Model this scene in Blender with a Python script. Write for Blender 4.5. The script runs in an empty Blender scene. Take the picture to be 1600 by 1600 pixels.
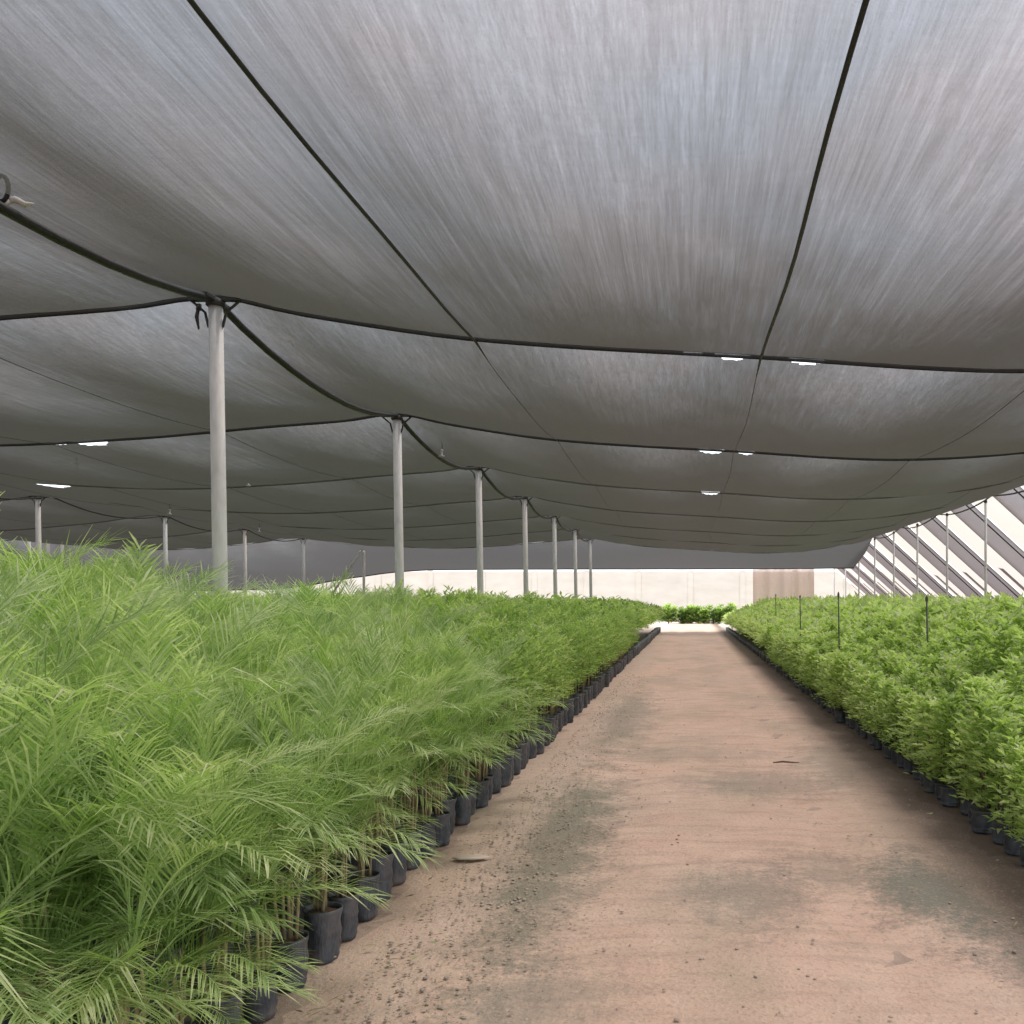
import bpy, math, random
import numpy as np
R = math.radians
rng = np.random.default_rng(7)
random.seed(7)
S = bpy.context.scene
COL = S.collection

# ------------------------------------------------------------------ camera, sky, sun, exposure
EYE = 1.5
cam = bpy.data.objects.new("camera", bpy.data.cameras.new("camera"))
COL.objects.link(cam)
cam.location = (0, 0, EYE)
cam.rotation_euler = (R(90), 0, 0)
cam.data.lens = 31.5
cam.data.sensor_width = 36
cam.data.shift_x = -0.1744
cam.data.shift_y = 0.0875
cam.data.clip_end = 3000
S.camera = cam

SUN_EL, SUN_AZ = 64, 55          # azimuth clockwise from +Y
w = bpy.data.worlds.new("World"); S.world = w; w.use_nodes = True
nt = w.node_tree; nt.nodes.clear()
sky = nt.nodes.new("ShaderNodeTexSky"); sky.sky_type = 'NISHITA'; sky.sun_disc = False
sky.sun_elevation = R(SUN_EL); sky.sun_rotation = R(SUN_AZ)
sky.dust_density = 1.6; sky.air_density = 1.0; sky.ozone_density = 1.0
hs = nt.nodes.new("ShaderNodeHueSaturation"); hs.inputs['Saturation'].default_value = 0.55
bg = nt.nodes.new("ShaderNodeBackground"); bg.inputs['Strength'].default_value = 0.15
ow = nt.nodes.new("ShaderNodeOutputWorld")
ov = nt.nodes.new("ShaderNodeMixRGB"); ov.inputs[0].default_value = .62      # thin bright cloud cover over the sky
ov.inputs[2].default_value = (5.5, 5.65, 6.0, 1)
nt.links.new(sky.outputs[0], hs.inputs['Color']); nt.links.new(hs.outputs[0], ov.inputs[1]); nt.links.new(ov.outputs[0], bg.inputs[0]); nt.links.new(bg.outputs[0], ow.inputs[0])
sl = bpy.data.lights.new("sun", 'SUN'); sl.energy = 1.5; sl.angle = R(16); sl.color = (1, .95, .88)
so = bpy.data.objects.new("sun", sl); COL.objects.link(so)
so.rotation_euler = (R(90 - SUN_EL), 0, R(180 - SUN_AZ) )
so.location = (0, 0, 30)
S.view_settings.view_transform = 'Standard'; S.view_settings.look = 'None'
S.view_settings.gamma = 1; S.view_settings.use_curve_mapping = False
S.view_settings.exposure = 1.42
S.cycles.transparent_max_bounces = 16
S.cycles.max_bounces = 6

# ------------------------------------------------------------------ helpers
class NT:
    """tiny node-tree helper"""
    def __init__(s, name):
        s.m = bpy.data.materials.new(name); s.m.use_nodes = True
        s.t = s.m.node_tree; s.t.nodes.clear()
        s.out = s.n("ShaderNodeOutputMaterial")
    def n(s, k, **kw):
        nd = s.t.nodes.new(k)
        for a, v in kw.items(): setattr(nd, a, v)
        return nd
    def l(s, a, b): s.t.links.new(a, b)
    def setv(s, sock, v):
        if isinstance(v, bpy.types.NodeSocket): s.l(v, sock)
        else: sock.default_value = v
    def math(s, op, a, b=0.0, c=0.0, clamp=False):
        nd = s.n("ShaderNodeMath", operation=op); nd.use_clamp = clamp
        s.setv(nd.inputs[0], a); s.setv(nd.inputs[1], b); s.setv(nd.inputs[2], c)
        return nd.outputs[0]
    def coord(s, scale=(1, 1, 1), kind='Object'):
        tc = s.n("ShaderNodeTexCoord"); mp = s.n("ShaderNodeMapping")
        mp.inputs['Scale'].default_value = scale
        s.l(tc.outputs[kind], mp.inputs[0]); return mp.outputs[0]
    def noise(s, vec, scale, detail=4, rough=.55):
        nd = s.n("ShaderNodeTexNoise"); nd.inputs['Scale'].default_value = scale
        nd.inputs['Detail'].default_value = detail; nd.inputs['Roughness'].default_value = rough
        s.l(vec, nd.inputs['Vector']); return nd.outputs['Fac']
    def ramp(s, fac, stops):
        nd = s.n("ShaderNodeValToRGB"); e = nd.color_ramp.elements
        while len(e) < len(stops): e.new(.5)
        for q, (p, c) in zip(e, stops):
            q.position = p; q.color = (*c, 1) if len(c) == 3 else c
        s.l(fac, nd.inputs[0]); return nd.outputs[0]
    def rng(s, v, a, b, c=0., d=1.):
        nd = s.n("ShaderNodeMapRange")
        s.setv(nd.inputs[0], v)
        for i, q in enumerate((a, b, c, d)): nd.inputs[i+1].default_value = q
        return nd.outputs[0]
    def mix(s, f, a, b):
        nd = s.n("ShaderNodeMix", data_type='RGBA')
        s.setv(nd.inputs[0], f)
        for sock, v in ((nd.inputs[6], a), (nd.inputs[7], b)):
            if isinstance(v, bpy.types.NodeSocket): s.l(v, sock)
            else: sock.default_value = (*v, 1)
        return nd.outputs[2]
    def bump(s, h, strength=.5, dist=.02):
        nd = s.n("ShaderNodeBump"); nd.inputs['Strength'].default_value = strength
        nd.inputs['Distance'].default_value = dist; s.l(h, nd.inputs['Height']); return nd.outputs[0]
    def principled(s, col, rough=.7, normal=None, metal=0., spec=.5):
        p = s.n("ShaderNodeBsdfPrincipled")
        if isinstance(col, bpy.types.NodeSocket): s.l(col, p.inputs['Base Color'])
        else: p.inputs['Base Color'].default_value = (*col, 1)
        s.setv(p.inputs['Roughness'], rough); p.inputs['Metallic'].default_value = metal
        p.inputs['Specular IOR Level'].default_value = spec
        if normal is not None: s.l(normal, p.inputs['Normal'])
        s.l(p.outputs[0], s.out.inputs[0]); return s.m

def mat_plain(name, c1, c2, scale=8, rough=.7, metal=0., stretch=(1, 1, 1), bump=.2, spec=.4):
    t = NT(name); v = t.coord(stretch)
    f = t.noise(v, scale)
    return t.principled(t.ramp(f, [(.3, c1), (.7, c2)]), rough, t.bump(f, bump, .01), metal, spec)

def mat_net(name, tau, fray=.28, col=(.10, .10, .10), transl=.5, tint=(1, 1, 1), axis='y'):
    """woven shade net: light that crosses it has to get past more threads the flatter it comes in"""
    t = NT(name)
    st = (1, .012, 1) if axis == 'y' else (.05, 1, 1)
    v = t.coord(st)
    f1 = t.noise(v, 20, 4, .65); f2 = t.noise(v, 95, 2, .6)
    vb = t.coord((1, .6, 1)); f3 = t.noise(vb, .55, 3, .5)
    vw = t.coord((.15, 1, 1)); f4 = t.noise(vw, 30, 2, .5); f5 = t.noise(t.coord((1, 1, 1)), 130, 2, .7)
    s = t.math('ADD', t.rng(f1, .3, .7, -1, 1), t.rng(f2, .3, .7, -.8, .8))
    s = t.math('ADD', s, t.rng(f3, .3, .7, -.28, .28))
    s = t.math('ADD', s, t.rng(f4, .3, .7, -.2, .2)); s = t.math('ADD', s, t.rng(f5, .3, .7, -.7, .7))
    tau_s = t.math('MULTIPLY', t.math('MULTIPLY_ADD', s, fray*.5, 1.0), tau)
    g = t.n("ShaderNodeNewGeometry"); d = t.n("ShaderNodeVectorMath", operation='DOT_PRODUCT')
    t.l(g.outputs['Incoming'], d.inputs[0]); t.l(g.outputs['Normal'], d.inputs[1])
    c = t.math('MAXIMUM', t.math('ABSOLUTE', d.outputs['Value']), .03)
    T = t.math('EXPONENT', t.math('MULTIPLY', t.math('MULTIPLY', tau_s, t.math('POWER', c, -1.1)), -1.0))
    tr = t.n("ShaderNodeBsdfTransparent")
    dye = t.mix(t.rng(t.noise(t.coord((1, .7, 1)), .8, 2), .35, .65), tuple(q*k for q, k in zip(tint, (1, .91, .89))), tuple(q*k for q, k in zip(tint, (.93, .96, 1))))
    t.l(dye, tr.inputs[0])
    di = t.n("ShaderNodeBsdfDiffuse"); tl = t.n("ShaderNodeBsdfTranslucent")
    di.inputs[0].default_value = (*col, 1); tl.inputs[0].default_value = (*col, 1)
    m1 = t.n("ShaderNodeMixShader"); m1.inputs[0].default_value = transl
    t.l(di.outputs[0], m1.inputs[1]); t.l(tl.outputs[0], m1.inputs[2])
    m2 = t.n("ShaderNodeMixShader"); t.l(T, m2.inputs[0])
    t.l(m1.outputs[0], m2.inputs[1]); t.l(tr.outputs[0], m2.inputs[2])
    t.l(m2.outputs[0], t.out.inputs[0])
    return t.m

def mat_leaf(name, dark, light, pale, transl=.5):
    t = NT(name)
    a = t.n("ShaderNodeAttribute"); a.attribute_name = "tint"
    oi = t.n("ShaderNodeObjectInfo")
    n = t.noise(t.coord((1, 1, 1)), 2.2, 2)
    f = t.math('ADD', t.math('MULTIPLY', a.outputs['Fac'], .75), t.math('MULTIPLY', oi.outputs['Random'], .32))
    f = t.math('ADD', f, t.math('MULTIPLY', t.math('SUBTRACT', n, .5), .45))
    c = t.ramp(f, [(.08, dark), (.55, light), (1., pale)])
    p = t.n("ShaderNodeBsdfPrincipled"); t.l(c, p.inputs['Base Color'])
    p.inputs['Roughness'].default_value = .5; p.inputs['Specular IOR Level'].default_value = .35
    tl = t.n("ShaderNodeBsdfTranslucent"); c2 = t.n("ShaderNodeMixRGB", blend_type='MULTIPLY'); c2.inputs[0].default_value = 1
    t.l(c, c2.inputs[1]); c2.inputs[2].default_value = (.95, 1.2, .5, 1); t.l(c2.outputs[0], tl.inputs[0])
    m = t.n("ShaderNodeMixShader"); m.inputs[0].default_value = transl
    t.l(p.outputs[0], m.inputs[1]); t.l(tl.outputs[0], m.inputs[2]); t.l(m.outputs[0], t.out.inputs[0])
    return t.m

class G:
    """collects geometry; verts, faces and a per-vertex tint"""
    def __init__(s): s.v = []; s.f = []; s.t = []
    def add(s, vs, fs, tint=.5):
        o = len(s.v); s.v.extend([tuple(map(float, p)) for p in vs])
        s.f.extend([tuple(i+o for i in f) for f in fs]); s.t.extend([tint]*len(vs))
    def tube(s, pts, rad, n=8, cap=True, tint=.5):
        pts = [np.array(p, float) for p in pts]
        if not hasattr(rad, '__len__'): rad = [rad]*len(pts)
        vs = []; prev = None
        for i, p in enumerate(pts):
            d = pts[min(i+1, len(pts)-1)] - pts[max(i-1, 0)]; d /= np.linalg.norm(d) + 1e-9
            u = np.cross(d, (0, 0, 1) if abs(d[2]) < .9 else (1, 0, 0)) if prev is None else prev - d*np.dot(prev, d)
            u /= np.linalg.norm(u); prev = u; q = np.cross(d, u)
            for k in range(n):
                a = 2*math.pi*k/n; vs.append(p + rad[i]*(math.cos(a)*u + math.sin(a)*q))
        fs = [(i*n+k, i*n+(k+1) % n, (i+1)*n+(k+1) % n, (i+1)*n+k) for i in range(len(pts)-1) for k in range(n)]
        if cap: fs += [tuple(range(n))[::-1], tuple((len(pts)-1)*n+k for k in range(n))]
        s.add(vs, fs, tint)
    def lathe(s, prof, n=16, wob=0., c=(0, 0, 0)):
        vs = []
        ph = random.random()*6
        for r, z in prof:
            for k in range(n):
                a = 2*math.pi*k/n; rr = r*(1 + wob*math.sin(3*a+ph+z*9) + wob*.6*math.sin(7*a-z*25+ph) + wob*.4*math.sin(11*a+z*45))
                vs.append((c[0]+rr*math.cos(a), c[1]+rr*math.sin(a), c[2]+z))
        m = len(prof)
        s.add(vs, [(i*n+k, i*n+(k+1) % n, (i+1)*n+(k+1) % n, (i+1)*n+k) for i in range(m-1) for k in range(n)])
    def box(s, c, d, rz=0.):
        x, y, z = d; cs, sn = math.cos(rz), math.sin(rz)
        vs = []
        for a in (-.5, .5):
            for b in (-.5, .5):
                for e in (-.5, .5):
                    px, py = a*x, b*y
                    vs.append((c[0]+px*cs-py*sn, c[1]+px*sn+py*cs, c[2]+e*z))
        s.add(vs, [(0, 1, 3, 2), (4, 6, 7, 5), (0, 4, 5, 1), (2, 3, 7, 6), (0, 2, 6, 4), (1, 5, 7, 3)])
    def mesh(s, name, mat, smooth=True):
        me = bpy.data.meshes.new(name); me.from_pydata(s.v, [], s.f)
        at = me.attributes.new("tint", 'FLOAT', 'POINT'); at.data.foreach_set("value", np.array(s.t, np.float32))
        me.materials.append(mat)
        if smooth: me.polygons.foreach_set("use_smooth", [True]*len(me.polygons))
        me.update(); return me
def np_mesh(name, V, F4, T, mat):
    """V (n,3), F4 (m,4) all-quad mesh from arrays"""
    me = bpy.data.meshes.new(name)
    me.vertices.add(len(V)); me.vertices.foreach_set("co", V.astype(np.float32).ravel())
    me.loops.add(F4.size); me.loops.foreach_set("vertex_index", F4.astype(np.int32).ravel())
    me.polygons.add(len(F4)); me.polygons.foreach_set("loop_start", np.arange(0, F4.size, 4, dtype=np.int32))
    me.polygons.foreach_set("loop_total", np.full(len(F4), 4, np.int32))
    me.update(calc_edges=True)
    at = me.attributes.new("tint", 'FLOAT', 'POINT'); at.data.foreach_set("value", T.astype(np.float32))
    me.materials.append(mat); return me
def link(name, me, parent=None, loc=(0, 0, 0), rz=0.):
    o = bpy.data.objects.new(name, me); COL.objects.link(o); o.parent = parent
    o.location = loc; o.rotation_euler = (0, 0, rz); return o
def tag(o, label=None, cat=None, group=None, kind=None):
    for k, v in (('label', label), ('category', cat), ('group', group), ('kind', kind)):
        if v: o[k] = v
    return o
def empty(name, loc=(0, 0, 0), rz=0.):
    return link(name, None, None, loc, rz)
def catmull(xs, ys, x):
    i = int(np.clip(np.searchsorted(xs, x)-1, 0, len(xs)-2))
    def m(k):
        a, b = max(k-1, 0), min(k+1, len(xs)-1)
        return (ys[b]-ys[a])/(xs[b]-xs[a])
    h = xs[i+1]-xs[i]; t = min(max((x-xs[i])/h, 0), 1)
    return ((2*t**3-3*t*t+1)*ys[i] + (t**3-2*t*t+t)*h*m(i) + (-2*t**3+3*t*t)*ys[i+1] + (t**3-t*t)*h*m(i+1))
ORD = ['first', 'second', 'third', 'fourth', 'fifth', 'sixth', 'seventh', 'eighth', 'ninth', 'tenth', 'eleventh', 'twelfth',
       'thirteenth', 'fourteenth', 'fifteenth', 'sixteenth', 'seventeenth', 'eighteenth', 'nineteenth', 'twentieth']
def vnoise(x, y, s=1.0):
    return (math.sin(x*1.7*s+y*2.3*s+.5)+math.sin(x*3.1*s-y*1.9*s+2.)+math.sin(-x*5.3*s+y*4.1*s+1.))/3

# ------------------------------------------------------------------ materials
M = {}
M['net'] = mat_net('shade net weave', .85, .22, col=(.175, .165, .158), transl=.10)
M['net_end'] = mat_net('end net weave', 1.7, .3, col=(.11, .105, .105), transl=.4, axis='x')
M['net_dark'] = mat_net('doubled net', 1.7, .2, col=(.05, .047, .045), transl=.3, axis='x')
M['strip'] = mat_net('side net strip', .9, .5, col=(.20, .17, .17), transl=.45, axis='x')
M['cream'] = mat_net('cream side net', 1.05, .8, col=(.64, .59, .54), transl=.5, axis='x')
M['beige'] = mat_net('beige cloth', 1.5, .3, col=(.50, .36, .29), transl=.5, axis='x')
M['cable'] = mat_plain('black cable', (.012, .012, .012), (.03, .03, .03), 30, .5)
M['wire'] = mat_plain('dark wire', (.015, .015, .015), (.035, .035, .032), 30, .5)
M['pole'] = mat_plain('weathered galvanised pole', (.55, .535, .50), (.76, .74, .70), 9, .6, 0., (1, 1, .3), .2)
M['bracket'] = mat_plain('dark bracket', (.03, .03, .03), (.07, .065, .06), 20, .6)
M['white_tape'] = mat_plain('white tape', (.6, .6, .58), (.8, .8, .78), 20, .7)
t = NT('black nursery bag'); v = t.coord(); n1 = t.noise(v, 11, 5, .65); n2 = t.noise(t.coord((1, 1, .25)), 30, 3)
c = t.mix(t.rng(n1, .35, .7), (.035, .04, .05), (.10, .11, .125)); c = t.mix(t.rng(t.noise(v, 4, 4), .5, .75, 0, .55), c, (.24, .17, .13))
M['poly'] = t.principled(c, t.rng(n1, .3, .7, .3, .6), t.bump(n2, .7, .012))
M['soil'] = mat_plain('potting soil', (.05, .03, .02), (.14, .08, .055), 40, .95, bump=1.)
M['stem'] = mat_plain('pale stem', (.22, .19, .09), (.40, .33, .19), 20, .7)
M['wood'] = mat_plain('brown twig', (.10, .07, .05), (.2, .14, .1), 20, .8)
M['riser'] = mat_plain('black riser pipe', (.05, .07, .04), (.10, .13, .08), 20, .5)
M['nozzle'] = mat_plain('grey nozzle plastic', (.4, .4, .4), (.6, .6, .6), 20, .5)
M['palm'] = mat_leaf('palm leaf', (.11, .19, .065), (.37, .49, .19), (.76, .78, .52))
M['seedling'] = mat_leaf('seedling leaf', (.12, .20, .055), (.38, .50, .17), (.70, .72, .40))
M['shrub'] = mat_leaf('shrub leaf', (.20, .29, .09), (.56, .64, .27), (.80, .82, .55))

# ground / path
t = NT('bare earth'); v = t.coord()
n1 = t.noise(v, .35, 5); n2 = t.noise(v, 9, 6, .7)
c = t.mix(t.rng(n1, .35, .65), (.47, .34, .27), (.42, .32, .25))
c = t.mix(t.rng(n2, .45, .75, 0, .6), c, (.16, .12, .09))
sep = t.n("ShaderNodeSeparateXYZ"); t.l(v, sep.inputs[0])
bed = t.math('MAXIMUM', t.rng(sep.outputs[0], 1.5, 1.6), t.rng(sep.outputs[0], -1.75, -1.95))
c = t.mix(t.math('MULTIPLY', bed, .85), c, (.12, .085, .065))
dry = t.rng(sep.outputs[1], 46, 62)
c = t.mix(dry, c, (.62, .55, .46))
M['earth'] = t.principled(c, .95, t.bump(n2, .8, .03), spec=.2)

t = NT('packed laterite path'); v = t.coord(); sep = t.n("ShaderNodeSeparateXYZ"); t.l(v, sep.inputs[0])
X, Y = sep.outputs[0], sep.outputs[1]
nbig = t.noise(t.coord((1, .45, 1)), .9, 4, .6); nmid = t.noise(v, 3.2, 5, .65); nfine = t.noise(v, 38, 4, .7)
ngrit = t.noise(v, 26, 6, .8); ngr = t.n("ShaderNodeTexVoronoi"); ngr.inputs['Scale'].default_value = 55; t.l(v, ngr.inputs['Vector'])
c = t.mix(t.rng(nmid, .3, .7), (.57, .375, .29), (.62, .45, .345))
c = t.mix(t.rng(nbig, .46, .62, 0, .6), c, (.40, .325, .235))
nst = t.noise(t.coord((.5, 3.5, 1)), 2.4, 5, .65)
c = t.mix(t.rng(nst, .48, .72, 0, .45), c, (.27, .205, .15))
def spot(cx, cy, rx, ry, soft=.55):
    """an irregular damp, mossy patch lying on the path"""
    a = t.math('DIVIDE', t.math('SUBTRACT', X, cx), rx); b = t.math('DIVIDE', t.math('SUBTRACT', Y, cy), ry)
    d = t.math('SQRT', t.math('ADD', t.math('MULTIPLY', a, a), t.math('MULTIPLY', b, b)))
    d = t.math('ADD', d, t.rng(nmid, .25, .75, -.45, .45)); d = t.math('ADD', d, t.rng(ngrit, .3, .7, -.5, .5))
    return t.rng(d, 1.15, 1.15-soft, 0, 1)
m = spot(-.80, 5.6, .36, 2.4, .8)
c = t.mix(t.math('MULTIPLY', m, .8), c, (.17, .172, .125))
for q in ((.28, 4.55, .38, .6, .6), (.75, 4.9, .25, .5, .5), (1.3, 4.6, .42, .9, .95), (.62, 7.3, .8, .6, .45), (-.85, 11.5, .4, 3.6, .6), (1.35, 8.3, .35, 1.4, .4), (-.6, 3.3, .35, .5, .45), (1.5, 3.7, .3, .6, .5), (0.0, 8.7, .9, .5, .3)):
    c = t.mix(t.math('MULTIPLY', spot(*q[:4], .8), q[4]), c, (.19, .19, .15))
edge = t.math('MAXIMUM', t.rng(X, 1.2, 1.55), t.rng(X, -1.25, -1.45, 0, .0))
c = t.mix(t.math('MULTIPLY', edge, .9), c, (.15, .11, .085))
rub = t.math('MULTIPLY', t.rng(X, -.92, -1.1), t.rng(nfine, .35, .6))
c = t.mix(t.math('MULTIPLY', rub, .7), c, (.60, .46, .38))
c = t.mix(t.rng(nfine, .52, .78, 0, .6), c, (.22, .16, .12))
c = t.mix(t.rng(t.noise(v, 75, 3, .8), .55, .75, 0, .5), c, (.68, .54, .44))
h = t.math('ADD', t.math('MULTIPLY', nfine, .5), t.math('MULTIPLY', ngr.outputs['Distance'], .15))
h = t.math('ADD', h, t.math('MULTIPLY', nmid, .8))
M['path'] = t.principled(c, .93, t.bump(h, .7, .025), spec=.2)
M['pebble'] = mat_plain('pebble stone', (.24, .19, .15), (.52, .42, .34), 1.3, .9)
M['slab'] = mat_plain('pale flat stone', (.5, .42, .33), (.62, .52, .42), 8, .9)

# ------------------------------------------------------------------ ground and path
g = G()
xs = np.concatenate([np.linspace(-1500, -40, 5), np.linspace(-36, 36, 19), np.linspace(40, 1500, 5)])
ys = np.concatenate([np.linspace(-900, -30, 4), np.linspace(-26, 90, 30), np.linspace(120, 2500, 6)])
g.add([(x, y, 0) for y in ys for x in xs],
      [(j*len(xs)+i, j*len(xs)+i+1, (j+1)*len(xs)+i+1, (j+1)*len(xs)+i) for j in range(len(ys)-1) for i in range(len(xs)-1)])
tag(link('ground', g.mesh('ground', M['earth'])), kind='structure')
g = G()
nx = 45; ysp = np.concatenate([np.arange(-8, 2, .5), np.arange(2, 14, .07), np.arange(14, 63, .4)])
vs = []
for y in ysp:
    for i in range(nx):
        u = i/(nx-1)*2-1; x = .15 + u*(1.78 + .06*vnoise(0, y, 1.3)*(1 if abs(u) > .9 else 0))
        z = .035*(1-abs(u)**6) - .012 + .008*vnoise(x, y, 2.2) + .004*vnoise(x, y, 9) + .0025*vnoise(y, x, 23)
        z -= .018*math.exp(-((x+.5+.05*math.sin(y*.4))/.2)**2) + .018*math.exp(-((x-.9+.05*math.sin(y*.5))/.2)**2)
        vs.append((x, y, max(z, -.008) if abs(u) < .98 else -.012))
g.add(vs, [(j*nx+i, j*nx+i+1, (j+1)*nx+i+1, (j+1)*nx+i) for j in range(len(ysp)-1) for i in range(nx-1)])
tag(link('path', g.mesh('path', M['path'])), kind='structure')

# ------------------------------------------------------------------ roof geometry
ROWS = [8.2, -4.5, -17.4, -30.0]
BAY = 5.3
CAB = [8.49 + BAY*i for i in range(-4, 7)]       # transverse support lines (world Y)
ZEND = CAB[-1]
cx = [-34, -30, -27, -23.6, -20, -17.4, -15, -11.2, -8.6, -6.55, -5.3, -4.5, -3.7, -2.03, .67, 3.2, 5.6, 7.2, 8.2]
cy = [2.6, 2.9, 2.6, 2.35, 2.6, 2.9, 2.62, 2.42, 2.52, 2.70, 2.80, 2.9, 2.74, 2.5, 2.33, 2.20, 2.36, 2.66, 2.93]
def cab_h(x): return EYE + catmull(cx, cy, x)
WIRES = [-7.2-2.6*k for k in range(8)][::-1] + [-2.03, .67, 3.37, 6.0]
def wire_near(x):
    return min(abs(x-w_) for w_ in WIRES + ROWS)
def roof_h(x, y):
    i = (y-CAB[0])/BAY; fr = i-math.floor(i)
    s = 4*fr*(1-fr)
    dw = min(wire_near(x)/1.3, 1)
    near_row = min(abs(x-r) for r in ROWS[1:])
    rowsag = .16*math.exp(-(near_row/.5)**2)
    base = .05 if y < 8.49 else (.10 if y < 19 else .07)
    lobe = base + (.12 if y < 19 else .09)*(math.sin(dw*math.pi/2)**2)
    if y < ZEND:
        return cab_h(x) - s*(lobe+rowsag) + .008*vnoise(x, y, 2.0)*s
    return cab_h(x)

# gaps where the seams between the nets have pulled apart: (cable index, x centre, half length, depth)
GAPS = [(4, .40, .17, .17), (4, 1.10, .17, .17), (5, .32, .20, .30), (5, .86, .13, .25), (6, .42, .20, .38),
        (5, -9.30, .25, .30), (5, -9.78, .14, .16), (6, -13.75, .40, .42), (4, .02, .09, .09)]
roof = empty('shade_net_roof', (0, 14, 0))
tag(roof, 'huge grey woven shade net sagging between the poles overhead', 'shade net')
gx = [-34.0]
while gx[-1] < 8.19: gx.append(min(round(gx[-1]+(.17 if gx[-1] > -10.5 else .4), 4), 8.2))
# make sure gap edges land on grid columns
for _, c0, hl, _d in GAPS: gx += [c0+hl*q for q in (-1, -.85, -.6, -.3, 0, .3, .6, .85, 1)]
gx = sorted(set(round(a, 4) for a in gx))
for b in range(len(CAB)-1):
    y0, y1 = CAB[b], CAB[b+1]
    gaps = [q for q in GAPS if q[0] == b]
    frs = sorted(set([0, .012, .03, .05, .075] + list(np.linspace(.1, .9, 17)) + [.95, .975, 1.] + [round(q[3]/BAY*u, 4) for q in gaps for u in (.25, .45, .6, .75, .88, 1)]))
    yy = [y0+f*BAY for f in frs]
    g = G(); idx = {}
    vs = []
    for y in yy:
        for x in gx: vs.append((x, y - 14, roof_h(x, y)))
    n = len(gx); fs = []
    for j in range(len(yy)-1):
        for i in range(n-1):
            xm = (gx[i]+gx[i+1])/2; ym = (yy[j]+yy[j+1])/2-y0
            if any(abs(xm-q[1]) < q[2] and ym < q[3]*(.92-.6*abs((xm-q[1])/q[2])**2.5+.08*math.sin(xm*60)) for q in gaps): continue
            fs.append((j*n+i, j*n+i+1, (j+1)*n+i+1, (j+1)*n+i))
    g.add(vs, fs)
    link('net_panel', g.mesh('net_panel', M['net']), roof)

# hems: the doubled edge of net folded over every support line, part of the roof
for b, y in enumerate(CAB):
    if b == 0: continue
    g = G(); vs = []
    xx = [x for x in gx]
    for x in xx:
        z = cab_h(x)-.012
        vs += [(x, y-14-.035-.012*vnoise(x, y, 3), z+.006), (x, y-14+.0, z-.012-.012*abs(vnoise(x, 1, 5))), (x, y-14+.012, z+.004)]
    fs = []
    for i in range(len(xx)-1):
        for k in range(2): fs.append((i*3+k, (i+1)*3+k, (i+1)*3+k+1, i*3+k+1))
    # leave the hem out where the seam gapes
    g.add(vs, fs)
    link('hem', g.mesh('hem', M['net_dark' if b < 6 else 'net']), roof)

# end net hanging off the last support line
end_net = empty('end_net', (0, ZEND, 0))
tag(end_net, 'pale grey net flap hanging down at the far end of the shade house', 'shade net')
ex = np.linspace(-34, 8.2, 120); g = G(); vs = []
def end_drop(x): return catmull([-34, -22, -20, -17, -14.5, -12, 3, 8.2], [.45, .62, .72, 1.2, 1.52, 1.62, 1.66, 1.7], x) + EYE
for x in ex:
    ht = cab_h(x)
    for k in range(7):
        f = k/6; z = ht+(end_drop(x)-ht)*(f**.85); y = 4.6*f - .35*math.sin(math.pi*f) + .12*vnoise(x, f*3, .9)
        vs.append((x, y, z))
g.add(vs, [(i*7+k, i*7+k+1, (i+1)*7+k+1, (i+1)*7+k) for i in range(len(ex)-1) for k in range(6)])
link('net_sheet', g.mesh('net_sheet', M['net_end']), end_net)
g = G(); g.tube([(x, 4.6+.12*vnoise(x, 3, .9), end_drop(x)-.02) for x in ex], .03, 5)
link('bottom_hem', g.mesh('bottom_hem', M['net_dark']), end_net)

# ------------------------------------------------------------------ cables and wires
def cable(name, pts, r, label, cat, group, mat='cable'):
    g = G(); g.tube(pts, r, 6)
    return tag(link(name, g.mesh(name, M[mat])), label, cat, group)
for k, y in enumerate(CAB):
    vis = k-4
    if vis < -1: continue
    lab = {-1: 'thin cable crossing under the net directly overhead, nearest the camera'}.get(vis,
          'dark cross cable under the net, %s away from the camera, over the %s pole' % (ORD[max(vis, 0)], ORD[max(vis, 0)]))
    cable('cross_cable', [(x, y, cab_h(x)-.03) for x in np.linspace(-34, 8.2, 140)], .008 if vis < 2 else .0045, lab, 'cable', 'cross cables')
def along(x, sag, y0=-8, y1=ZEND, r=0):
    pts = []
    for i in range(len(CAB)-1):
        if CAB[i+1] < y0: continue
        for f in np.linspace(0, 1, 11)[:-1]:
            s = 4*f*(1-f); yy_ = CAB[i]+f*BAY
            pts.append((x+.01*math.sin(f*9+i), yy_, cab_h(x)-.035-s*(sag if yy_ < 8.49 or sag > .2 else sag+.06)))
    pts.append((x, CAB[-1], cab_h(x)-.035)); return pts
def taper(pts, a, b): return [a if p[1] < 8.6 else b for p in pts]
for i, x in enumerate(WIRES):
    if x < -16: where = 'far left part of the net'
    lab = {-2.03: 'black wire slanting from the top left across the net overhead',
           .67: 'black wire coming down from the top right of the net overhead',
           3.37: 'thin wire under the net, off to the right over the right bed',
           6.0: 'thin wire under the net nearest the right hand side curtains'}.get(x,
           'thin wire running lengthwise under the left net, %s wire left of the near pole row' % ORD[len([q for q in WIRES if x < q < -4.5])])
    cable('roof_wire', along(x, .055), taper(along(x, .055), .0135 if x in (-2.03, .67) else .008, .004), lab, 'wire', 'lengthwise roof wires', 'wire')
for x, lab in ((-4.5, 'thick black cable sagging from pole to pole along the near pole row'),
               (-17.4, 'thick black cable along the tops of the second pole row on the left'),
               (-30.0, 'thick black cable along the tops of the farthest left poles'),
               (8.2, 'black edge cable along the top of the right side curtains')):
    cable('ridge_cable', along(x, .30 if x != 8.2 else .12), .036 if x == -4.5 else .022, lab, 'cable', 'lengthwise main cables')

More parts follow.
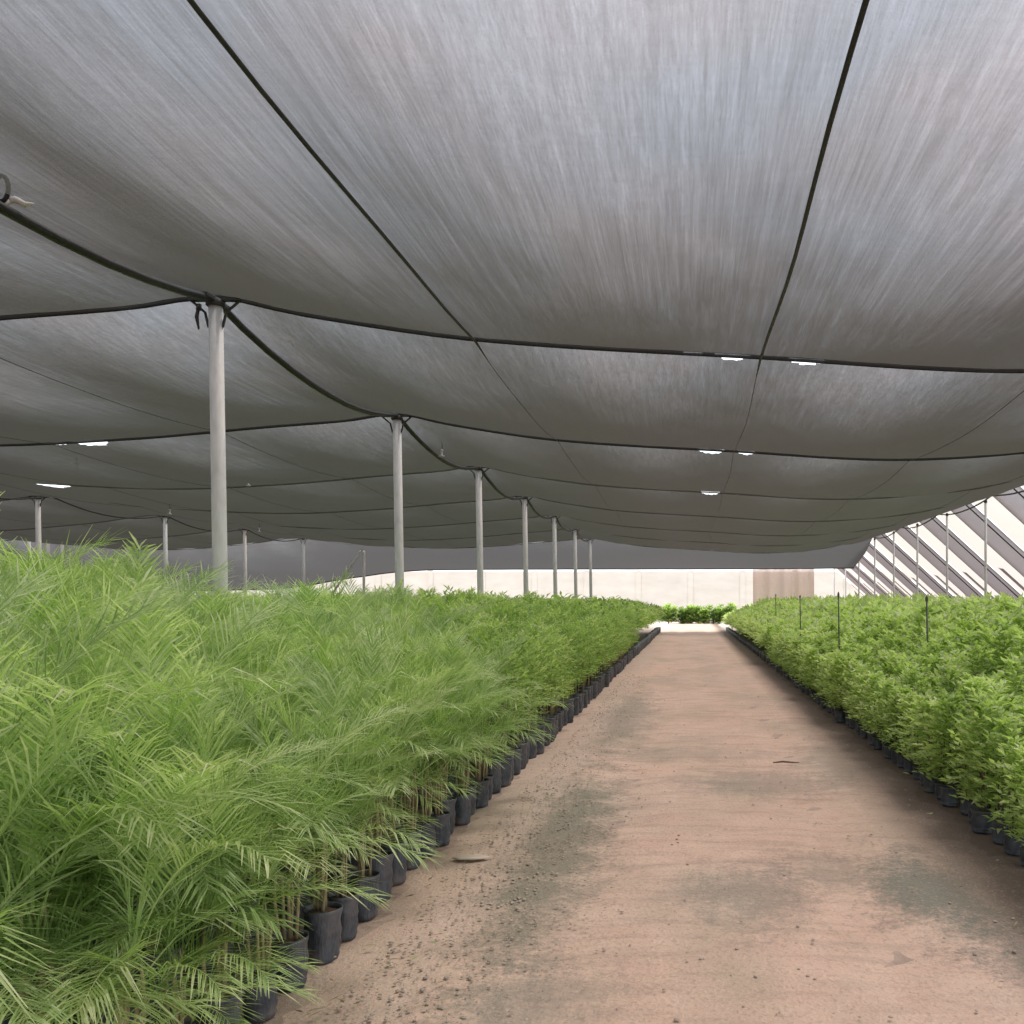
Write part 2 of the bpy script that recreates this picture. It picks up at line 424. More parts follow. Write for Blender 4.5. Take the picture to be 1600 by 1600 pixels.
# ------------------------------------------------------------------ poles
def make_pole(h, r=.066, lean=-.03, brack=True, name='support_pole'):
    root = empty(name)
    g = G(); g.tube([(0, 0, -.05), (lean*.3, 0, h*.4), (lean, 0, h-.06)], [r, r, r*.96], 14)
    link('shaft', g.mesh('shaft', M['pole']), root)
    g = G(); g.lathe([(r*1.05, h-.11), (r*1.3, h-.10), (r*1.3, h-.05), (r*.6, h-.02), (.001, h-.01)], 12, c=(lean, 0, 0))
    link('cap', g.mesh('cap', M['bracket']), root)
    if brack:
        g = G(); g.box((lean, 0, h-.035), (.5, .06, .035)); g.box((lean, 0, h-.05), (.06, .42, .03))
        g.tube([(lean-.24, 0, h-.04), (lean-.1, 0, h-.16), (lean-r, 0, h-.30)], .013, 6)
        g.tube([(lean+.24, 0, h-.04), (lean+.1, 0, h-.16), (lean+r, 0, h-.30)], .013, 6)
        link('bracket', g.mesh('bracket', M['bracket'], False), root)
    return root
def dup(root, loc, label, group=None, rz=0.):
    r = root.copy(); COL.objects.link(r); r.location = loc; r.rotation_euler = (0, 0, rz); r['label'] = label
    if group: r['group'] = group
    for ch in list(root.children):
        c = ch.copy(); COL.objects.link(c); c.parent = r
        for q in ch.children:
            d = q.copy(); COL.objects.link(d); d.parent = c
    return r
H = EYE+2.9
proto = None
for i in range(7):
    y = CAB[4+i]
    lab = ['thick pale grey pole nearest the camera, rising from the left bed to the net',
           'second pale grey pole of the near row, right of the thickest pole',
           'third pole of the near row, in front of the white far opening',
           'fourth pole of the near row, thin in the distance',
           'fifth pole of the near row, thin in the distance',
           'sixth pole of the near row, thin in the distance',
           'last and smallest pole of the near row under the far net flap'][i]
    if proto is None:
        proto = make_pole(H, .066, -.06); tag(proto, lab, 'pole', 'near row of support poles'); proto.location = (-4.5+.06, y, 0)
        first = proto
    else: dup(first, (-4.5+.04, y, 0), lab, 'near row of support poles')
for i in range(7):
    lab = ['wide apart pole of the second row, hidden far left behind the palms'] * 3 + \
          ['pale pole at the left edge of the picture standing behind the palms', 'thin pole between the left palms and the thickest pole',
           'thin faint pole just right of the thickest pole', 'short thin pole of the second row near the slanted brace']
    if i >= 3: dup(first, (-17.4+.04+(-.35 if i == 3 else 0), CAB[4+i], 0), lab[i], 'second row of support poles')
thin = None
for k, (px, Y) in enumerate(((45, 39.5), (75, 40.3), (97, 40.3))):
    x = (px-1079)/1400*Y; lab = 'thin pale post far left behind the palm tops, %s of three' % ['leftmost', 'middle one', 'rightmost'][k]
    if thin is None:
        thin = make_pole(EYE+3.3, .075, 0, False, 'perimeter_post'); thin.location = (x, Y, 0); tag(thin, lab, 'post', 'far left posts')
    else: dup(thin, (x, Y, 0), lab, 'far left posts')
# slanted brace with its post
b = empty('braced_post', (-14.95, 41.0, 0)); tag(b, 'post with a slanted brace standing at the far end beyond the left bed', 'post')
g = G(); g.tube([(0, 0, 0), (0, 0, EYE+2.55)], .06, 10); link('shaft', g.mesh('shaft', M['pole']), b)
g = G(); g.tube([(-1.45, 0, EYE+.35), (-.04, 0, EYE+2.45)], .05, 8); link('brace', g.mesh('brace', M['pole']), b)

# right hand perimeter posts
first_r = None; k = 0
for j in range(8):
    Y = 24.9 + 3.75*j
    lab = ('%s slim grey post from the right in front of the cream side curtains' % ORD[j])
    if first_r is None:
        first_r = make_pole(EYE+2.85, .036, 0, False, 'side_post'); first_r.location = (8.2, Y, 0); tag(first_r, lab, 'post', 'posts of the right side')
    else: dup(first_r, (8.2, Y, 0), lab, 'posts of the right side')

# ------------------------------------------------------------------ right side: sloping curtains with dark net strips between
def side_panel(y0, y1, lab):
    root = empty('side_curtain', (8.2, (y0+y1)/2, 0)); L = y1-y0
    tag(root, lab, 'curtain', 'sloping side curtains')
    n, m = 12, 14
    def pt(u, v_, y0_, y1_, off):      # u along y, v down the slope
        yy = y0_+(y1_-y0_)*u - (y0+y1)/2
        bil = .32*math.sin(math.pi*min(max((yy+L/2)/L, 0), 1))*math.sin(math.pi*v_)
        sagt = .12*math.sin(math.pi*min(max((yy+L/2)/L, 0), 1))*(1-v_)
        x = 4.9*v_ + bil*.6
        z = (EYE+2.93+.06)*(1-v_) + .05 - bil*.65 - sagt
        return (x - off, yy, z - off)
    wid = 1.6
    g = G(); vs = [pt(i/n, k/m, y0+wid-.05, y1+.02, 0.) for i in range(n+1) for k in range(m+1)]
    g.add(vs, [(i*(m+1)+k, i*(m+1)+k+1, (i+1)*(m+1)+k+1, (i+1)*(m+1)+k) for i in range(n) for k in range(m)])
    link('cloth', g.mesh('cloth', M['cream']), root)
    g = G(); vs = [pt(i/3, k/m, y0-.16, y0+wid+.05, .05) for i in range(4) for k in range(m+1)]
    g.add(vs, [(i*(m+1)+k, i*(m+1)+k+1, (i+1)*(m+1)+k+1, (i+1)*(m+1)+k) for i in range(3) for k in range(m)])
    link('net_strip', g.mesh('net_strip', M['strip']), root)
    g = G(); vs = [pt(i/2, (k/m)**1.0*.62+.38, y0+wid+1.05, y0+wid+1.45, .04) for i in range(3) for k in range(m+1)]
    g.add(vs, [(i*(m+1)+k, i*(m+1)+k+1, (i+1)*(m+1)+k+1, (i+1)*(m+1)+k) for i in range(2) for k in range(m)])
    link('fold', g.mesh('fold', M['strip']), root)
    g = G(); g.tube([pt((wid)/L*0+.02, k/m, y0, y1, .10) for k in range(m+1)], .02, 6)
    link('guy_line', g.mesh('guy_line', M['cable']), root)
SP = 3.9; ys0 = 22.6
cnt = 0
for j in range(-4, 9):
    y0 = ys0+SP*j
    if j < 0: lab = 'cream side curtain beyond the right edge of the picture, %s before the visible ones' % ORD[-j-1]
    else: lab = 'cream sloping side curtain with dark net strip, %s from the right' % ORD[j]
    side_panel(y0, y0+SP, lab)
# beige cloth closing the right corner of the far end
root = empty('end_curtain', (5.6, ZEND+4.75, 0)); tag(root, 'pinkish beige cloth hanging beside the white opening at the far right corner', 'curtain')
g = G(); vs = []
for i in range(25):
    for k in range(9):
        vs.append((-2.45+3.1*i/24, .10*math.sin(i*1.1)+.03*k, (EYE+1.62+.03*i/24)*(k/8)))
g.add(vs, [(i*9+k, i*9+k+1, (i+1)*9+k+1, (i+1)*9+k) for i in range(24) for k in range(8)])
link('cloth', g.mesh('cloth', M['beige']), root)

# left side wall of net far off
root = empty('side_net', (-34, 16, 0)); tag(root, 'dark net wall closing the far left side of the shade house', 'net wall')
g = G(); vs = []
yy = np.linspace(-29, 30, 60)
for y in yy:
    for k in range(6): vs.append((-3.2*(1-k/5)+.15*vnoise(y, k, .7), y, (cab_h(-34))*k/5))
g.add(vs, [(i*6+k, i*6+k+1, (i+1)*6+k+1, (i+1)*6+k) for i in range(59) for k in range(5)])
link('net_sheet', g.mesh('net_sheet', M['net_dark']), root)

# ------------------------------------------------------------------ small roof hardware
b = empty('cable_shackle', (-4.5, 5.95, cab_h(-4.5)-.235)); tag(b, 'black ring with a scrap of white tape on the thick cable at the left edge', 'shackle')
g = G(); g.tube([(-.06+.045*math.cos(a), -.02, .07+.085*math.sin(a)) for a in np.linspace(0, 2*math.pi, 17)], .014, 6, False)
link('ring', g.mesh('ring', M['cable']), b)
g = G()
g.tube([(-.05, 0, -.01), (.01, .01, .01), (.06, .03, -.015), (.11, .04, -.005)], [.016, .024, .02, .006], 7)
g.tube([(-.02, 0, .0), (-.05, -.01, -.05), (-.07, 0, -.07)], [.016, .013, .004], 6)
link('tape', g.mesh('tape', M['white_tape']), b)
g = G(); g.tube([(0, 0, 0), (-.02, 0, -.10), (.0, 0, -.22)], [.014, .018, .008], 6); g.box((0, 0, -.01), (.035, .035, .06))
st = link('hanging_strap', g.mesh('hanging_strap', M['bracket']), None, (-4.66, 8.49, H-.10)); tag(st, 'short dark strap hanging beside the top of the thickest pole', 'strap')
spk = None
for (px, py, Y, lab) in ((265, 800, 22, 'small sprinkler hanging between the left palms and the thickest pole'), (388, 755, 18, 'small sprinkler hanging just right of the thickest pole'),
                    (840, 745, 21, 'small sprinkler hanging right of the third pole top'), (690, 708, 15, 'pale sprinkler hanging just right of the second pole top'),
                    (405, 828, 27, 'tiny far sprinkler low behind the thickest pole'), (120, 720, 17, 'faint sprinkler hanging high on the left under the net')):
    x = (px-1079)/1400*Y; z = EYE+(940-py)/1400*Y
    top = roof_h(x, Y)-.01
    root = empty('hanging_sprinkler', (x, Y, z)); tag(root, lab, 'sprinkler', 'sprinklers hanging from the net')
    g = G(); g.tube([(0, 0, .05), (.01, 0, (top-z)*.5), (0, 0, top-z)], .006, 5); link('drop_tube', g.mesh('drop_tube', M['cable']), root)
    g = G(); g.lathe([(.001, -.07), (.045, -.06), (.05, -.045), (.015, -.03), (.02, .03), (.035, .05), (.001, .07)], 12); link('nozzle', g.mesh('nozzle', M['nozzle']), root)

# ------------------------------------------------------------------ plant building blocks
def rot(a): c, s = math.cos(a), math.sin(a); return np.array([[c, -s, 0], [s, c, 0], [0, 0, 1]])
def quads_from(leaves, tints):
    """leaves: (n,4,3)"""
    V = np.asarray(leaves).reshape(-1, 3); n = len(V)//4
    return V, np.arange(n*4).reshape(n, 4), np.repeat(np.asarray(tints), 4)
def leaf(p, d, up, L, Wd, tint, out, droop=.25):
    d = d/np.linalg.norm(d); s = np.cross(d, up); s /= np.linalg.norm(s)+1e-9
    n = np.cross(s, d)
    mid = p+d*L*.42+n*L*.04
    tip = p+d*L-n*L*droop
    out[0].append([p, mid-s*Wd*.5, tip, mid+s*Wd*.5]); out[1].append(tint)
def frond_arrays(L, e0, bend, seed, npair=38, wd=.0054, llen=.27):
    """feather frond growing towards +X from the origin"""
    r = np.random.default_rng(seed); out = ([], [])
    N = 16; P = [np.zeros(3)]; T = []
    sway = r.uniform(-.25, .25)
    for i in range(N):
        t_ = i/N; e = e0-bend*t_**1.25; a = sway*t_
        d = np.array([math.cos(e)*math.cos(a), math.cos(e)*math.sin(a), math.sin(e)]); T.append(d)
        P.append(P[-1]+d*L/N)
    T.append(T[-1]); P = np.array(P); T = np.array(T)
    base = r.uniform(.12, .72)
    def at(t_):
        q = t_*N; i = min(int(q), N-1); f = q-i; return P[i]*(1-f)+P[i+1]*f, T[i]
    for i in range(N):       # midrib, two crossed ribbons
        wv = .0085*(1-i/N*.8)
        sd = np.cross(T[i], (0, 0, 1)); sd /= np.linalg.norm(sd)+1e-9; nn = np.cross(sd, T[i])
        for q in (sd, nn):
            out[0].append([P[i]-q*wv*.5, P[i]+q*wv*.5, P[i+1]+q*wv*.45, P[i+1]-q*wv*.45]); out[1].append(.8)
    for k in range(npair):
        t_ = .2+.8*(k+.5)/npair; p, d = at(t_)
        sd = np.cross(d, (0, 0, 1)); sd /= np.linalg.norm(sd)+1e-9; nn = np.cross(sd, d)
        ll = llen*(math.sin(math.pi*(.18+.74*(t_-.2)/.8)))**.7
        for sg in (-1, 1):
            if r.random() < .08: continue
            fw = r.uniform(.75, 1.2)+.8*t_
            ld = d*fw + sd*sg*1.0 + nn*r.uniform(.05, .65); ld /= np.linalg.norm(ld)
            l2 = ll*r.uniform(.85, 1.12); ws = np.cross(ld, nn); ws /= np.linalg.norm(ws)+1e-9
            p1 = p+ld*l2*.5; p2 = p+ld*l2 + np.array([0, 0, -l2*r.uniform(.04, .32)])
            tn = base + r.uniform(-.3, .3) + .18*t_
            out[0].append([p-ws*wd*.35, p+ws*wd*.35, p1+ws*wd*.6, p1-ws*wd*.6]); out[1].append(tn)
            out[0].append([p1-ws*wd*.6, p1+ws*wd*.6, p2+ws*wd*.12, p2-ws*wd*.12]); out[1].append(tn+.2)
    return quads_from(*out)

def bush_arrays(h0, h1, rad, nleaf, lsz, seed, wr=.42, tall=False, ragged=.3):
    """leafy crown: short twigs off a stem, leaf pairs along each twig"""
    r = np.random.default_rng(seed); out = ([], [])
    per = 9; nt_ = max(nleaf//per, 4)
    for i in range(nt_):
        f = (i+r.uniform(0, 1))/nt_; z = h0+(h1-h0)*f
        a = i*2.4+r.uniform(-.4, .4)
        rr = rad*(math.sin(math.pi*min(.22+.68*f, 1))**.6)*r.uniform(1-ragged, 1.1)
        el = r.uniform(.15, .7)+.6*f*f
        d = np.array([math.cos(a)*math.cos(el), math.sin(a)*math.cos(el), math.sin(el)])
        s0 = np.array([0, 0, z]); tb = r.uniform(.15, .65)
        sd = np.cross(d, (0, 0, 1)); sd /= np.linalg.norm(sd)
        for k in range(per):
            t_ = (k+.6)/per; p = s0+d*rr*t_+np.array([0, 0, -.35*rr*t_*t_]) + r.normal(0, lsz*.15, 3)
            sg = 1 if k % 2 else -1
            ld = d*r.uniform(.4, 1.1)+sd*sg*r.uniform(.5, 1.1)+np.array([0, 0, r.uniform(-.35, .55)])
            if k == per-1: ld = d+np.array([0, 0, .2])
            up = np.array([r.normal(0, .25), r.normal(0, .25), 1.])
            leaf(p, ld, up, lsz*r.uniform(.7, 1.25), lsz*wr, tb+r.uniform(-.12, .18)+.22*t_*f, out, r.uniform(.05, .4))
    return quads_from(*out)

def place_arrays(parts):
    Vs, Fs, Ts, o = [], [], [], 0
    for V, F, T, Mx, loc, sc, dt in parts:
        Vs.append((V*sc) @ Mx.T + np.asarray(loc)); Fs.append(F+o); Ts.append(T+dt); o += len(V)
    return np.concatenate(Vs), np.concatenate(Fs), np.concatenate(Ts)

# pots
def pot_meshes(r, h, seed):
    random.seed(seed)
    g = G(); g.lathe([(r*.2, .002), (r*.88, .004), (r*.99, .03), (r*.95, h*.16), (r*1.05, h*.3), (r*1.0, h*.42), (r*1.06, h*.55), (r*.98, h*.7), (r*1.0, h*.82), (r*1.07, h*.93), (r*1.09, h), (r*1.0, h*.985), (r*.95, h*.9)], 28, .04)
    s = G(); s.lathe([(r*.955, h*.9), (r*.6, h*.93), (.001, h*.945)], 12, .03)
    return g.mesh('pot', M['poly']), s.mesh('soil', M['soil'])
POTS = [pot_meshes(.085, .27, 11), pot_meshes(.08, .25, 12), pot_meshes(.09, .29, 13)]
PH = [.27, .25, .29]
RPOTS = [pot_meshes(.075, .17, 21), pot_meshes(.07, .16, 22)]

# fronds
FR = [frond_arrays(.98, R(80), R(88), 1), frond_arrays(.88, R(66), R(92), 2), frond_arrays(.72, R(46), R(80), 3),
      frond_arrays(.98, R(84), R(62), 4, llen=.30), frond_arrays(.85, R(86), R(20), 5, 24, .008, .22)]
FRM = [np_mesh('frond', V, F, T, M['palm']) for V, F, T in FR]
FRL = [frond_arrays(*a, npair=13, wd=.013) for a in ((.98, R(80), R(88), 1), (.88, R(66), R(92), 2), (.72, R(46), R(80), 3), (.98, R(84), R(62), 4))]
def palm_layout(seed):
    r = np.random.default_rng(seed); L = []
    n = r.integers(8, 12)
    for k in range(n):
        f = k/(n-1); ty = 4 if k == 0 else (3 if f < .3 else (0 if f < .55 else (1 if f < .8 else 2)))
        L.append((ty, k*2.4+r.uniform(-.5, .5), r.uniform(.80, 1.12), (r.normal(0, .015), r.normal(0, .015), .74-.24*f+r.uniform(-.03, .03))))
    return L
LAY = [palm_layout(s) for s in range(40, 46)]
for k in range(3, 6):        # clumps with extra low growth
    LAY[k] = LAY[k] + [(2, q*.95+k, .75+.08*(q % 3), (0, 0, .30+.06*(q % 4))) for q in range(7)]
def stems_mesh(seed, hp, top, n, r0, mat):
    r = np.random.default_rng(seed); g = G()
    for k in range(n):
        a = r.uniform(0, 6.28); q = r.uniform(0, .045) if n > 1 else 0
        x, y = q*math.cos(a), q*math.sin(a)
        g.tube([(x, y, hp*.9), (x*1.4+r.normal(0, .008), y*1.4+r.normal(0, .008), (hp+top)/2), (x*1.2, y*1.2, top*r.uniform(.8, 1.))], [r0, r0*.85, r0*.5], 6)
    return g.mesh('stem', mat)
STP = [stems_mesh(60+k, .26, .66, 6, .009, M['stem']) for k in range(6)]

def build_palm(k):
    root = empty('potted_palm'); pi = k % 3
    p = link('pot', POTS[pi][0], root); link('soil', POTS[pi][1], p)
    link('stem', STP[k], root)
    for ty, a, sc, loc in LAY[k]:
        o = link('frond', FRM[ty], root, loc, a); o.scale = (sc,)*3
    return root
BS = []
for k in range(6):
    BS.append(bush_arrays(.5, 1.27+.03*k, .30+.015*(k % 3), 460, .085, 100+k, .24))
BSM = [np_mesh('foliage', *a, M['seedling']) for a in BS]
BSL = [bush_arrays(.55, 1.3, .32, 170, .13, 120+k, .26) for k in range(4)]
BSF = [bush_arrays(.8, 1.3, .38, 100, .17, 130+k, .3) for k in range(4)]
STB = [stems_mesh(80+k, .25, 1.1, 2, .008, M['stem']) for k in range(6)]
RS = [bush_arrays(.20, .86+.04*k, .27, 470, .074, 200+k, .5, ragged=.35) for k in range(6)]
RSM = [np_mesh('foliage', *a, M['shrub']) for a in RS]
RSL = [bush_arrays(.3, .92, .30, 230, .10, 220+k, .52) for k in range(4)]
RSF = [bush_arrays(.5, .92, .38, 130, .13, 230+k, .55) for k in range(4)]
STR = [stems_mesh(90+k, .16, .7, 3, .006, M['wood']) for k in range(6)]
def build_simple(name, pots, stm, fol, k):
    root = empty(name); pp = pots[k % len(pots)]
    p = link('pot', pp[0], root); link('soil', pp[1], p); link('stem', stm[k], root); link('foliage', fol[k], root)
    return root

# ------------------------------------------------------------------ layout of the beds
def in_view(x, y, m=.35):
    px = 1079+1400*x/max(y, .3)
    return y > 1.6 and -1400*m/y*1.0 < px < 1600+1400*m/y
pl, sd_, sh = [], [], []        # (depth, x, y, row, index)
rowdx = .31
for i in range(0, 78):
    x0 = -1.55-rowdx*i if i < 40 else -1.55-rowdx*40-.45*(i-40)
    y = 2.44+(i % 2)*.13 if i < 1 else 2.1+(i % 2)*.14
    step = .255 if i == 0 else (.33 if i < 40 else .5)
    j = 0
    while y < 43.5:
        stp = step if y < 22 else step*1.6
        x = x0+rng.normal(0, .02 if i == 0 else .05)
        if in_view(x, y):
            lim = 6.6+(-x-1.6)*2.0
            if y < lim + .4*math.sin(x*7) and y < 15: pl.append((y+(.0 if i else -2), x, y, i, j)); js = 0
            else:
                if j >= 0 and not sd_ or sd_[-1][3] != i: js = 0
                sd_.append((y+(.0 if i else -2), x, y, i, js)); js += 1
            j += 1
        y += stp*rng.uniform(.93, 1.07)
for i in range(0, 22):
    x0 = 1.92+.29*i
    y = 2.4+(i % 2)*.12; j = 0
    while y < 46.5:
        stp = (.25 if i == 0 else .30) * (1 if y < 22 else 1.7)
        x = x0+rng.normal(0, .02 if i == 0 else .04)
        if in_view(x, y) and not (x > 7.7):
            sh.append((y+(.0 if i else -2), x, y, i, j)); j += 1
        y += stp*rng.uniform(.93, 1.07)
pl.sort(); sd_.sort(); sh.sort()

def palm_scale(x, y, i):
    s = .84 + .022*min(i, 5) + .04*vnoise(x, y, .9)+rng.uniform(-.10, .09)
    if i == 0: s *= .93
    if x/y < -.60: s += .15                      # the taller clumps at the left
    s += .12*math.exp(-((x+3.1)/.5)**2-((y-7.6)/1.0)**2)
    return s
def seed_scale(x, y, i):
    return .84+.05*min(i, 4)+.05*vnoise(x, y, .8)+rng.uniform(-.06, .07)
def shrub_scale(x, y, i):
    return (.80+.085*min(i, 6)+.06*vnoise(x, y, 1.1)+rng.uniform(-.07, .08))

def dist_word(y):
    return 'nearest' if y < 4 else 'near' if y < 6.5 else 'mid-distance' if y < 11 else 'distant' if y < 20 else 'far'
def run(lst, protos, namer, scale_fn, group, cat):
    made = []; firsts = {}
    # ordinal of path-side plants
    edge = sorted([q for q in lst[:] if q[3] == 0], key=lambda q: q[2]); eo = {(q[1], q[2]): n_ for n_, q in enumerate(edge)}
    for q in lst:
        _, x, y, i, j = q; k = int(rng.integers(0, 3 if i == 0 and y > 2.9 else 6)); s = scale_fn(x, y, i)
        if cat == 'potted palm' and i > 0: k = 3 + k % 3
        lab = namer(i, y, eo.get((x, y)), s, j)
        if k not in firsts:
            r = protos(k); tag(r, lab, cat, group); r.location = (x, y, 0); r.rotation_euler = (0, 0, rng.uniform(0, 6.28)); firsts[k] = r
        else:
            r = dup(firsts[k], (x, y, 0), lab, group, rng.uniform(0, 6.28))
        r.scale = (s, s, s)
        r.rotation_euler = (rng.normal(0, .03), rng.normal(0, .03), r.rotation_euler[2])
def rowname(i):
    return ['in the row along the path', 'in the second row from the path', 'in the third row from the path', 'in the fourth row from the path'][i] if i < 4 else ('in the middle of the left bed' if i < 10 else 'deep in the left bed')
def n_palm(i, y, eo, s, j):
    if eo is not None and eo < 20: return 'feathery potted palm at the left path edge, %s from the camera' % ORD[eo]
    if i < 20 and j < 20: return 'feathery green potted palm, %s from the camera in the %s row from the path' % (ORD[j], ORD[i])
    return '%s feathery green potted palm %s' % (dist_word(y), rowname(i))
def n_seed(i, y, eo, s, j):
    if eo is not None and eo < 20: return 'bushy seedling in black bag at left path edge, %s after the palms' % ORD[eo]
    if i < 20 and j < 20: return 'bushy fine leaved seedling, %s from the camera in the %s row left of the path' % (ORD[j], ORD[i])
    return '%s bushy fine leaved seedling %s' % (dist_word(y), rowname(i))
def n_shrub(i, y, eo, s, j):
    if eo is not None and eo < 20: return 'leafy bright green shrub at the right path edge, %s from the camera' % ORD[eo]
    if i < 20 and j < 20: return 'leafy bright green shrub, %s from the camera in the %s row right of the path' % (ORD[j], ORD[i])
    return '%s leafy bright green shrub %s' % (dist_word(y), rowname(i).replace('left', 'right'))
NP = 290
# take path-edge plants and the largest showing ones first
sd_keep = sorted(sd_, key=lambda q: q[2] - (6 if q[3] == 0 else 0) + .25*q[3]); sh_keep = sorted(sh, key=lambda q: q[2] - (5 if q[3] == 0 else 0) + .2*q[3])
run(pl[:NP], build_palm, n_palm, palm_scale, 'potted palms in the left bed', 'potted palm')
run(sd_keep[:NP], lambda k: build_simple('potted_seedling', POTS, STB, BSM, k), n_seed, seed_scale, 'bushy seedlings in the left bed', 'potted seedling')
run(sh_keep[:NP], lambda k: build_simple('potted_shrub', RPOTS, STR, RSM, k), n_shrub, shrub_scale, 'leafy shrubs in the right bed', 'potted shrub')

I3 = np.eye(3)
def stuff(name, lst, fn, mat, label, cat):
    parts = []
    for q in lst: parts += fn(q)
    if not parts: return
    V, F, T = place_arrays(parts)
    tag(link(name, np_mesh(name, V, F, T, M[mat])), label, cat, None, 'stuff')
def f_palm(q):
    _, x, y, i, j = q; s = palm_scale(x, y, i); k = int(rng.integers(0, 6)); a0 = rng.uniform(0, 6.28); dt = rng.uniform(-.1, .12); res = []
    for ty, a, sc, loc in LAY[k][1:]:
        V, F, T = FRL[min(ty, 3)]; res.append((V, F, T, rot(a+a0), (x+loc[0], y+loc[1], loc[2]*s), sc*s, dt))
    return res
def f_seed(q):
    _, x, y, i, j = q; s = seed_scale(x, y, i); V, F, T = (BSL if y < 17 else BSF)[int(rng.integers(0, 4))]
    return [(V, F, T, rot(rng.uniform(0, 6.28)), (x, y, 0), s, rng.uniform(-.25, .25))]
def f_shrub(q):
    _, x, y, i, j = q; s = shrub_scale(x, y, i); V, F, T = (RSL if y < 17 else RSF)[int(rng.integers(0, 4))]
    return [(V, F, T, rot(rng.uniform(0, 6.28)), (x, y, 0), s*(1.0 if y < 20 else 1.06), rng.uniform(-.14, .16))]
stuff('palm_mass', pl[NP:], f_palm, 'palm', 'mass of feathery palms deeper in the left bed', 'palms')
stuff('seedling_mass', sd_keep[NP:], f_seed, 'seedling', 'mass of fine leaved seedlings filling the rest of the left bed', 'seedlings')
stuff('shrub_mass', sh_keep[NP:], f_shrub, 'shrub', 'mass of leafy shrubs filling the rest of the right bed', 'shrubs')
# bags of the farther path-side plants
for nm, lst, r, h, side in (('bag_row', [q for q in sd_keep[NP:] if q[3] == 0], .085, .27, 'left'), ('bag_row', [q for q in sh_keep[NP:] if q[3] == 0], .075, .17, 'right')):
    g = G()
    for q in lst: g.lathe([(r*.9, .0), (r*1.03, h*.5), (r*1.05, h), (.001, h*.93)], 8, .02, (q[1], q[2], 0))
    if lst: tag(link(nm, g.mesh(nm, M['poly'])), 'far black nursery bags lining the %s side of the path' % side, 'nursery bags', None, 'stuff')

# added cream backdrop standing in for the overexposed band beyond the far end
root = empty('glare_backdrop', (-14, 69, 0)); tag(root, 'long pale cream backdrop added for the overexposed band beyond the far end of the shade house', 'wall')
M['backdrop'] = mat_plain('cream plaster', (.58, .535, .475), (.68, .63, .57), .6, .9, 0., (1, 1, 2.5), .15)
g = G(); g.box((0, 0, 1.9), (62, .22, 3.8)); link('panel', g.mesh('panel', M['backdrop'], False), root)
for k in range(16):
    g = G(); g.box((-30+4*k, -.14, 1.95), (.4, .05, 3.9)); link('pier', g.mesh('pier', M['backdrop'], False), root)
# low hedge across the far end of the path
def hedge(x, y, s, lab):
    root = empty('bush', (x, y, 0)); tag(root, lab, 'bush', 'bushes closing the end of the path')
    V, F, T = place_arrays([(*RSL[k % 4], rot(k*1.3), (rng.uniform(-.5, .5), rng.uniform(-.3, .3), rng.uniform(-.45, -.1)), s*rng.uniform(1., 1.35), -.45) for k in range(16)])
    link('crown', np_mesh('crown', V, F, T, M['shrub']), root)
    g = G(); g.tube([(0, 0, 0), (.03, 0, .3), (0, 0, .7)], [.04, .03, .015], 6); link('trunk', g.mesh('trunk', M['wood']), root)
for k, (x, nm) in enumerate(((-1.5, 'left'), (-.5, 'second'), (.5, 'third'), (1.5, 'fourth'), (2.5, 'right'))):
    hedge(x, 60+.3*(k % 2), 1.15, 'dark low bush across the far end of the path, %s of five' % (nm + ('most' if nm in ('left', 'right') else ' from the left')))

# ------------------------------------------------------------------ risers standing in the right bed
for px, Y, top, lab in ((1310, 12.5, EYE+.13, 'dark thin riser pipe in the right bed nearest the side curtains start'), (1448, 9.6, EYE+.06, 'dark thin riser pipe standing tallest on the right of the right bed'),
                   (1250, 17, EYE+.12, 'dark thin riser pipe farther back in the right bed'), (1212, 24, EYE+.2, 'thin riser pipe, the farthest in the right bed near the path')):
    x = (px-1079)/1400*Y; root = empty('riser_pipe', (x, Y, 0)); tag(root, lab, 'riser pipe', 'irrigation risers in the right bed')
    g = G(); g.tube([(0, 0, 0), (.01, 0, top*.5), (0, 0, top-.05)], .010, 7); link('pipe', g.mesh('pipe', M['riser']), root)
    g = G(); g.lathe([(.010, top-.06), (.016, top-.05), (.016, top-.02), (.008, top), (.001, top+.01)], 8); link('nozzle', g.mesh('nozzle', M['riser']), root)

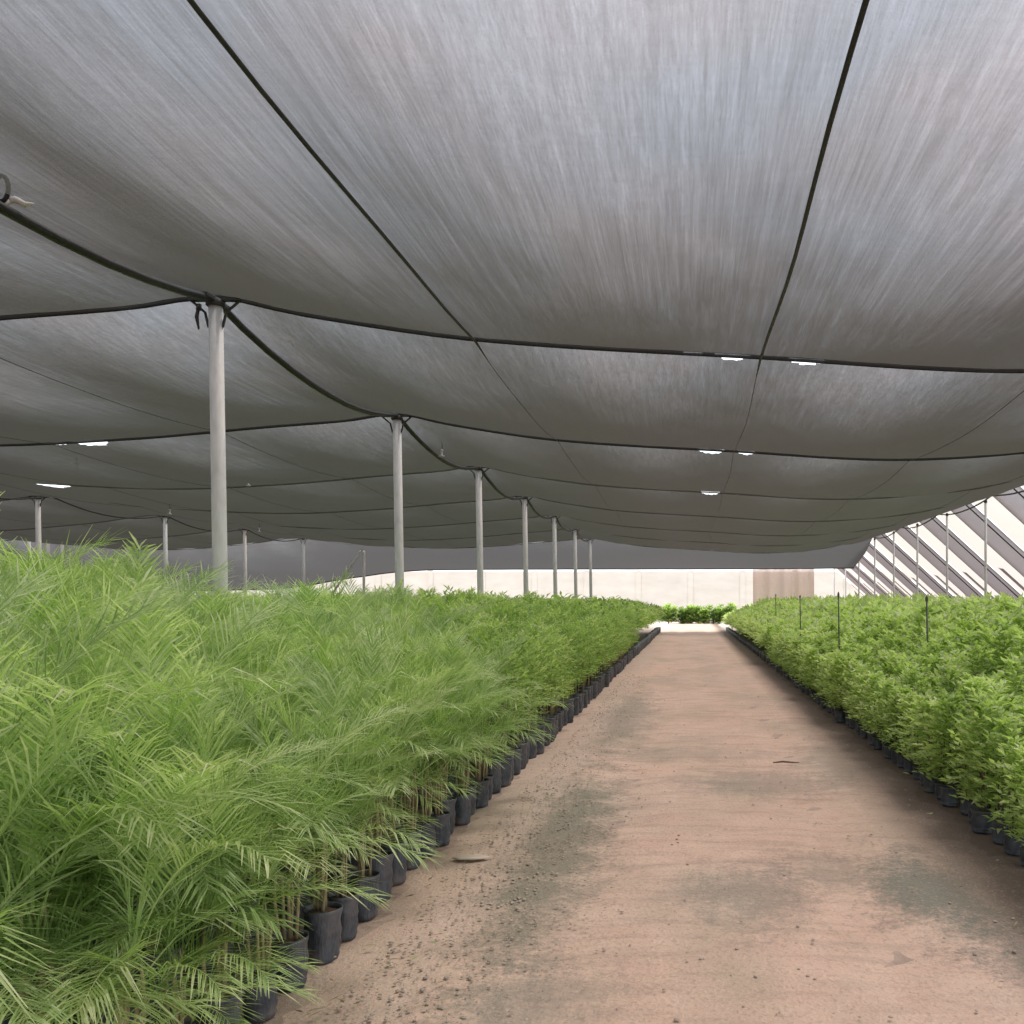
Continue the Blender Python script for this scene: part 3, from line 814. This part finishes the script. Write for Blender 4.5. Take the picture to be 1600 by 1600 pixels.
# ------------------------------------------------------------------ stones, twigs and litter on the path
V0 = []
for a in range(3):
    r = np.random.default_rng(300+a); g = G()
    g.lathe([(.001, -.5), (.6, -.35), (.95, 0), (.7, .38), (.001, .5)], 8, .1); V0.append(np.array(g.v))
g0 = g; F0 = np.array([f for f in g0.f])
N = 6500; parts = []
for i in range(N):
    r1 = rng.random()
    if r1 < .55: x = -1.3+abs(rng.normal(0, .28)) ; y = 2.6+rng.random()**1.5*16
    elif r1 < .8: x = -.86+rng.normal(0, .22); y = 5.2+rng.normal(0, 1.3)
    else: x = rng.uniform(-1.4, 1.75); y = 2.6+rng.random()**1.6*20
    if x < -1.5: continue
    s = .003+.009*rng.random()**3.5
    V = V0[i % 3]*[s, s*rng.uniform(.7, 1.1), s*.6]
    parts.append((V, F0, np.full(len(V), rng.random()), rot(rng.uniform(0, 6)), (x, y, .028+s*.1), 1., 0))
V, F, T = place_arrays(parts)
tag(link('gravel', np_mesh('gravel', V, F, T, M['pebble'])), 'loose grit and small pebbles scattered over the path', 'gravel', None, 'stuff')
g = G(); g.lathe([(.001, -.012), (.9*.10, -.01), (.105, .004), (.09, .018), (.001, .02)], 9, .09)
o = link('flat_stone', g.mesh('flat_stone', M['slab']), None, (-1.26, 5.15, .03)); o.scale = (1.0, .5, .35); tag(o, 'pale flat stone lying beside the black bags at the left path edge', 'stone')
g = G(); g.tube([(-.12, 0, 0), (-.03, .01, .008), (.06, -.008, .004), (.12, .004, 0)], [.005, .009, .008, .003], 6)
o = link('stick', g.mesh('stick', M['wood']), None, (.87, 8.15, .035)); tag(o, 'short dark stick lying across the path', 'stick')

# dead leaves blown along the edges of the path
t = NT('dead leaf'); a = t.n("ShaderNodeAttribute"); a.attribute_name = "tint"
M['litter'] = t.principled(t.ramp(a.outputs['Fac'], [(0, (.10, .07, .04)), (.6, (.32, .24, .13)), (1, (.30, .36, .16))]), .8)
out = ([], [])
for i in range(320):
    if rng.random() < .6: x = -1.38+abs(rng.normal(0, .2))
    elif rng.random() < .93: x = 1.7-abs(rng.normal(0, .25))
    else: x = rng.uniform(-1.2, 1.5)
    y = 2.7+rng.random()**1.5*18; a_ = rng.uniform(0, 6.28)
    leaf(np.array([x, y, .038+rng.uniform(0, .006)]), np.array([math.cos(a_), math.sin(a_), rng.uniform(-.03, .15)]), np.array([rng.normal(0, .25), rng.normal(0, .25), 1.]), rng.uniform(.02, .07), rng.uniform(.004, .014), rng.random(), out, 0.)
tag(link('leaf_litter', np_mesh('leaf_litter', *quads_from(*out), M['litter'])), 'dry fallen leaves scattered along the path edges', 'leaf litter', None, 'stuff')
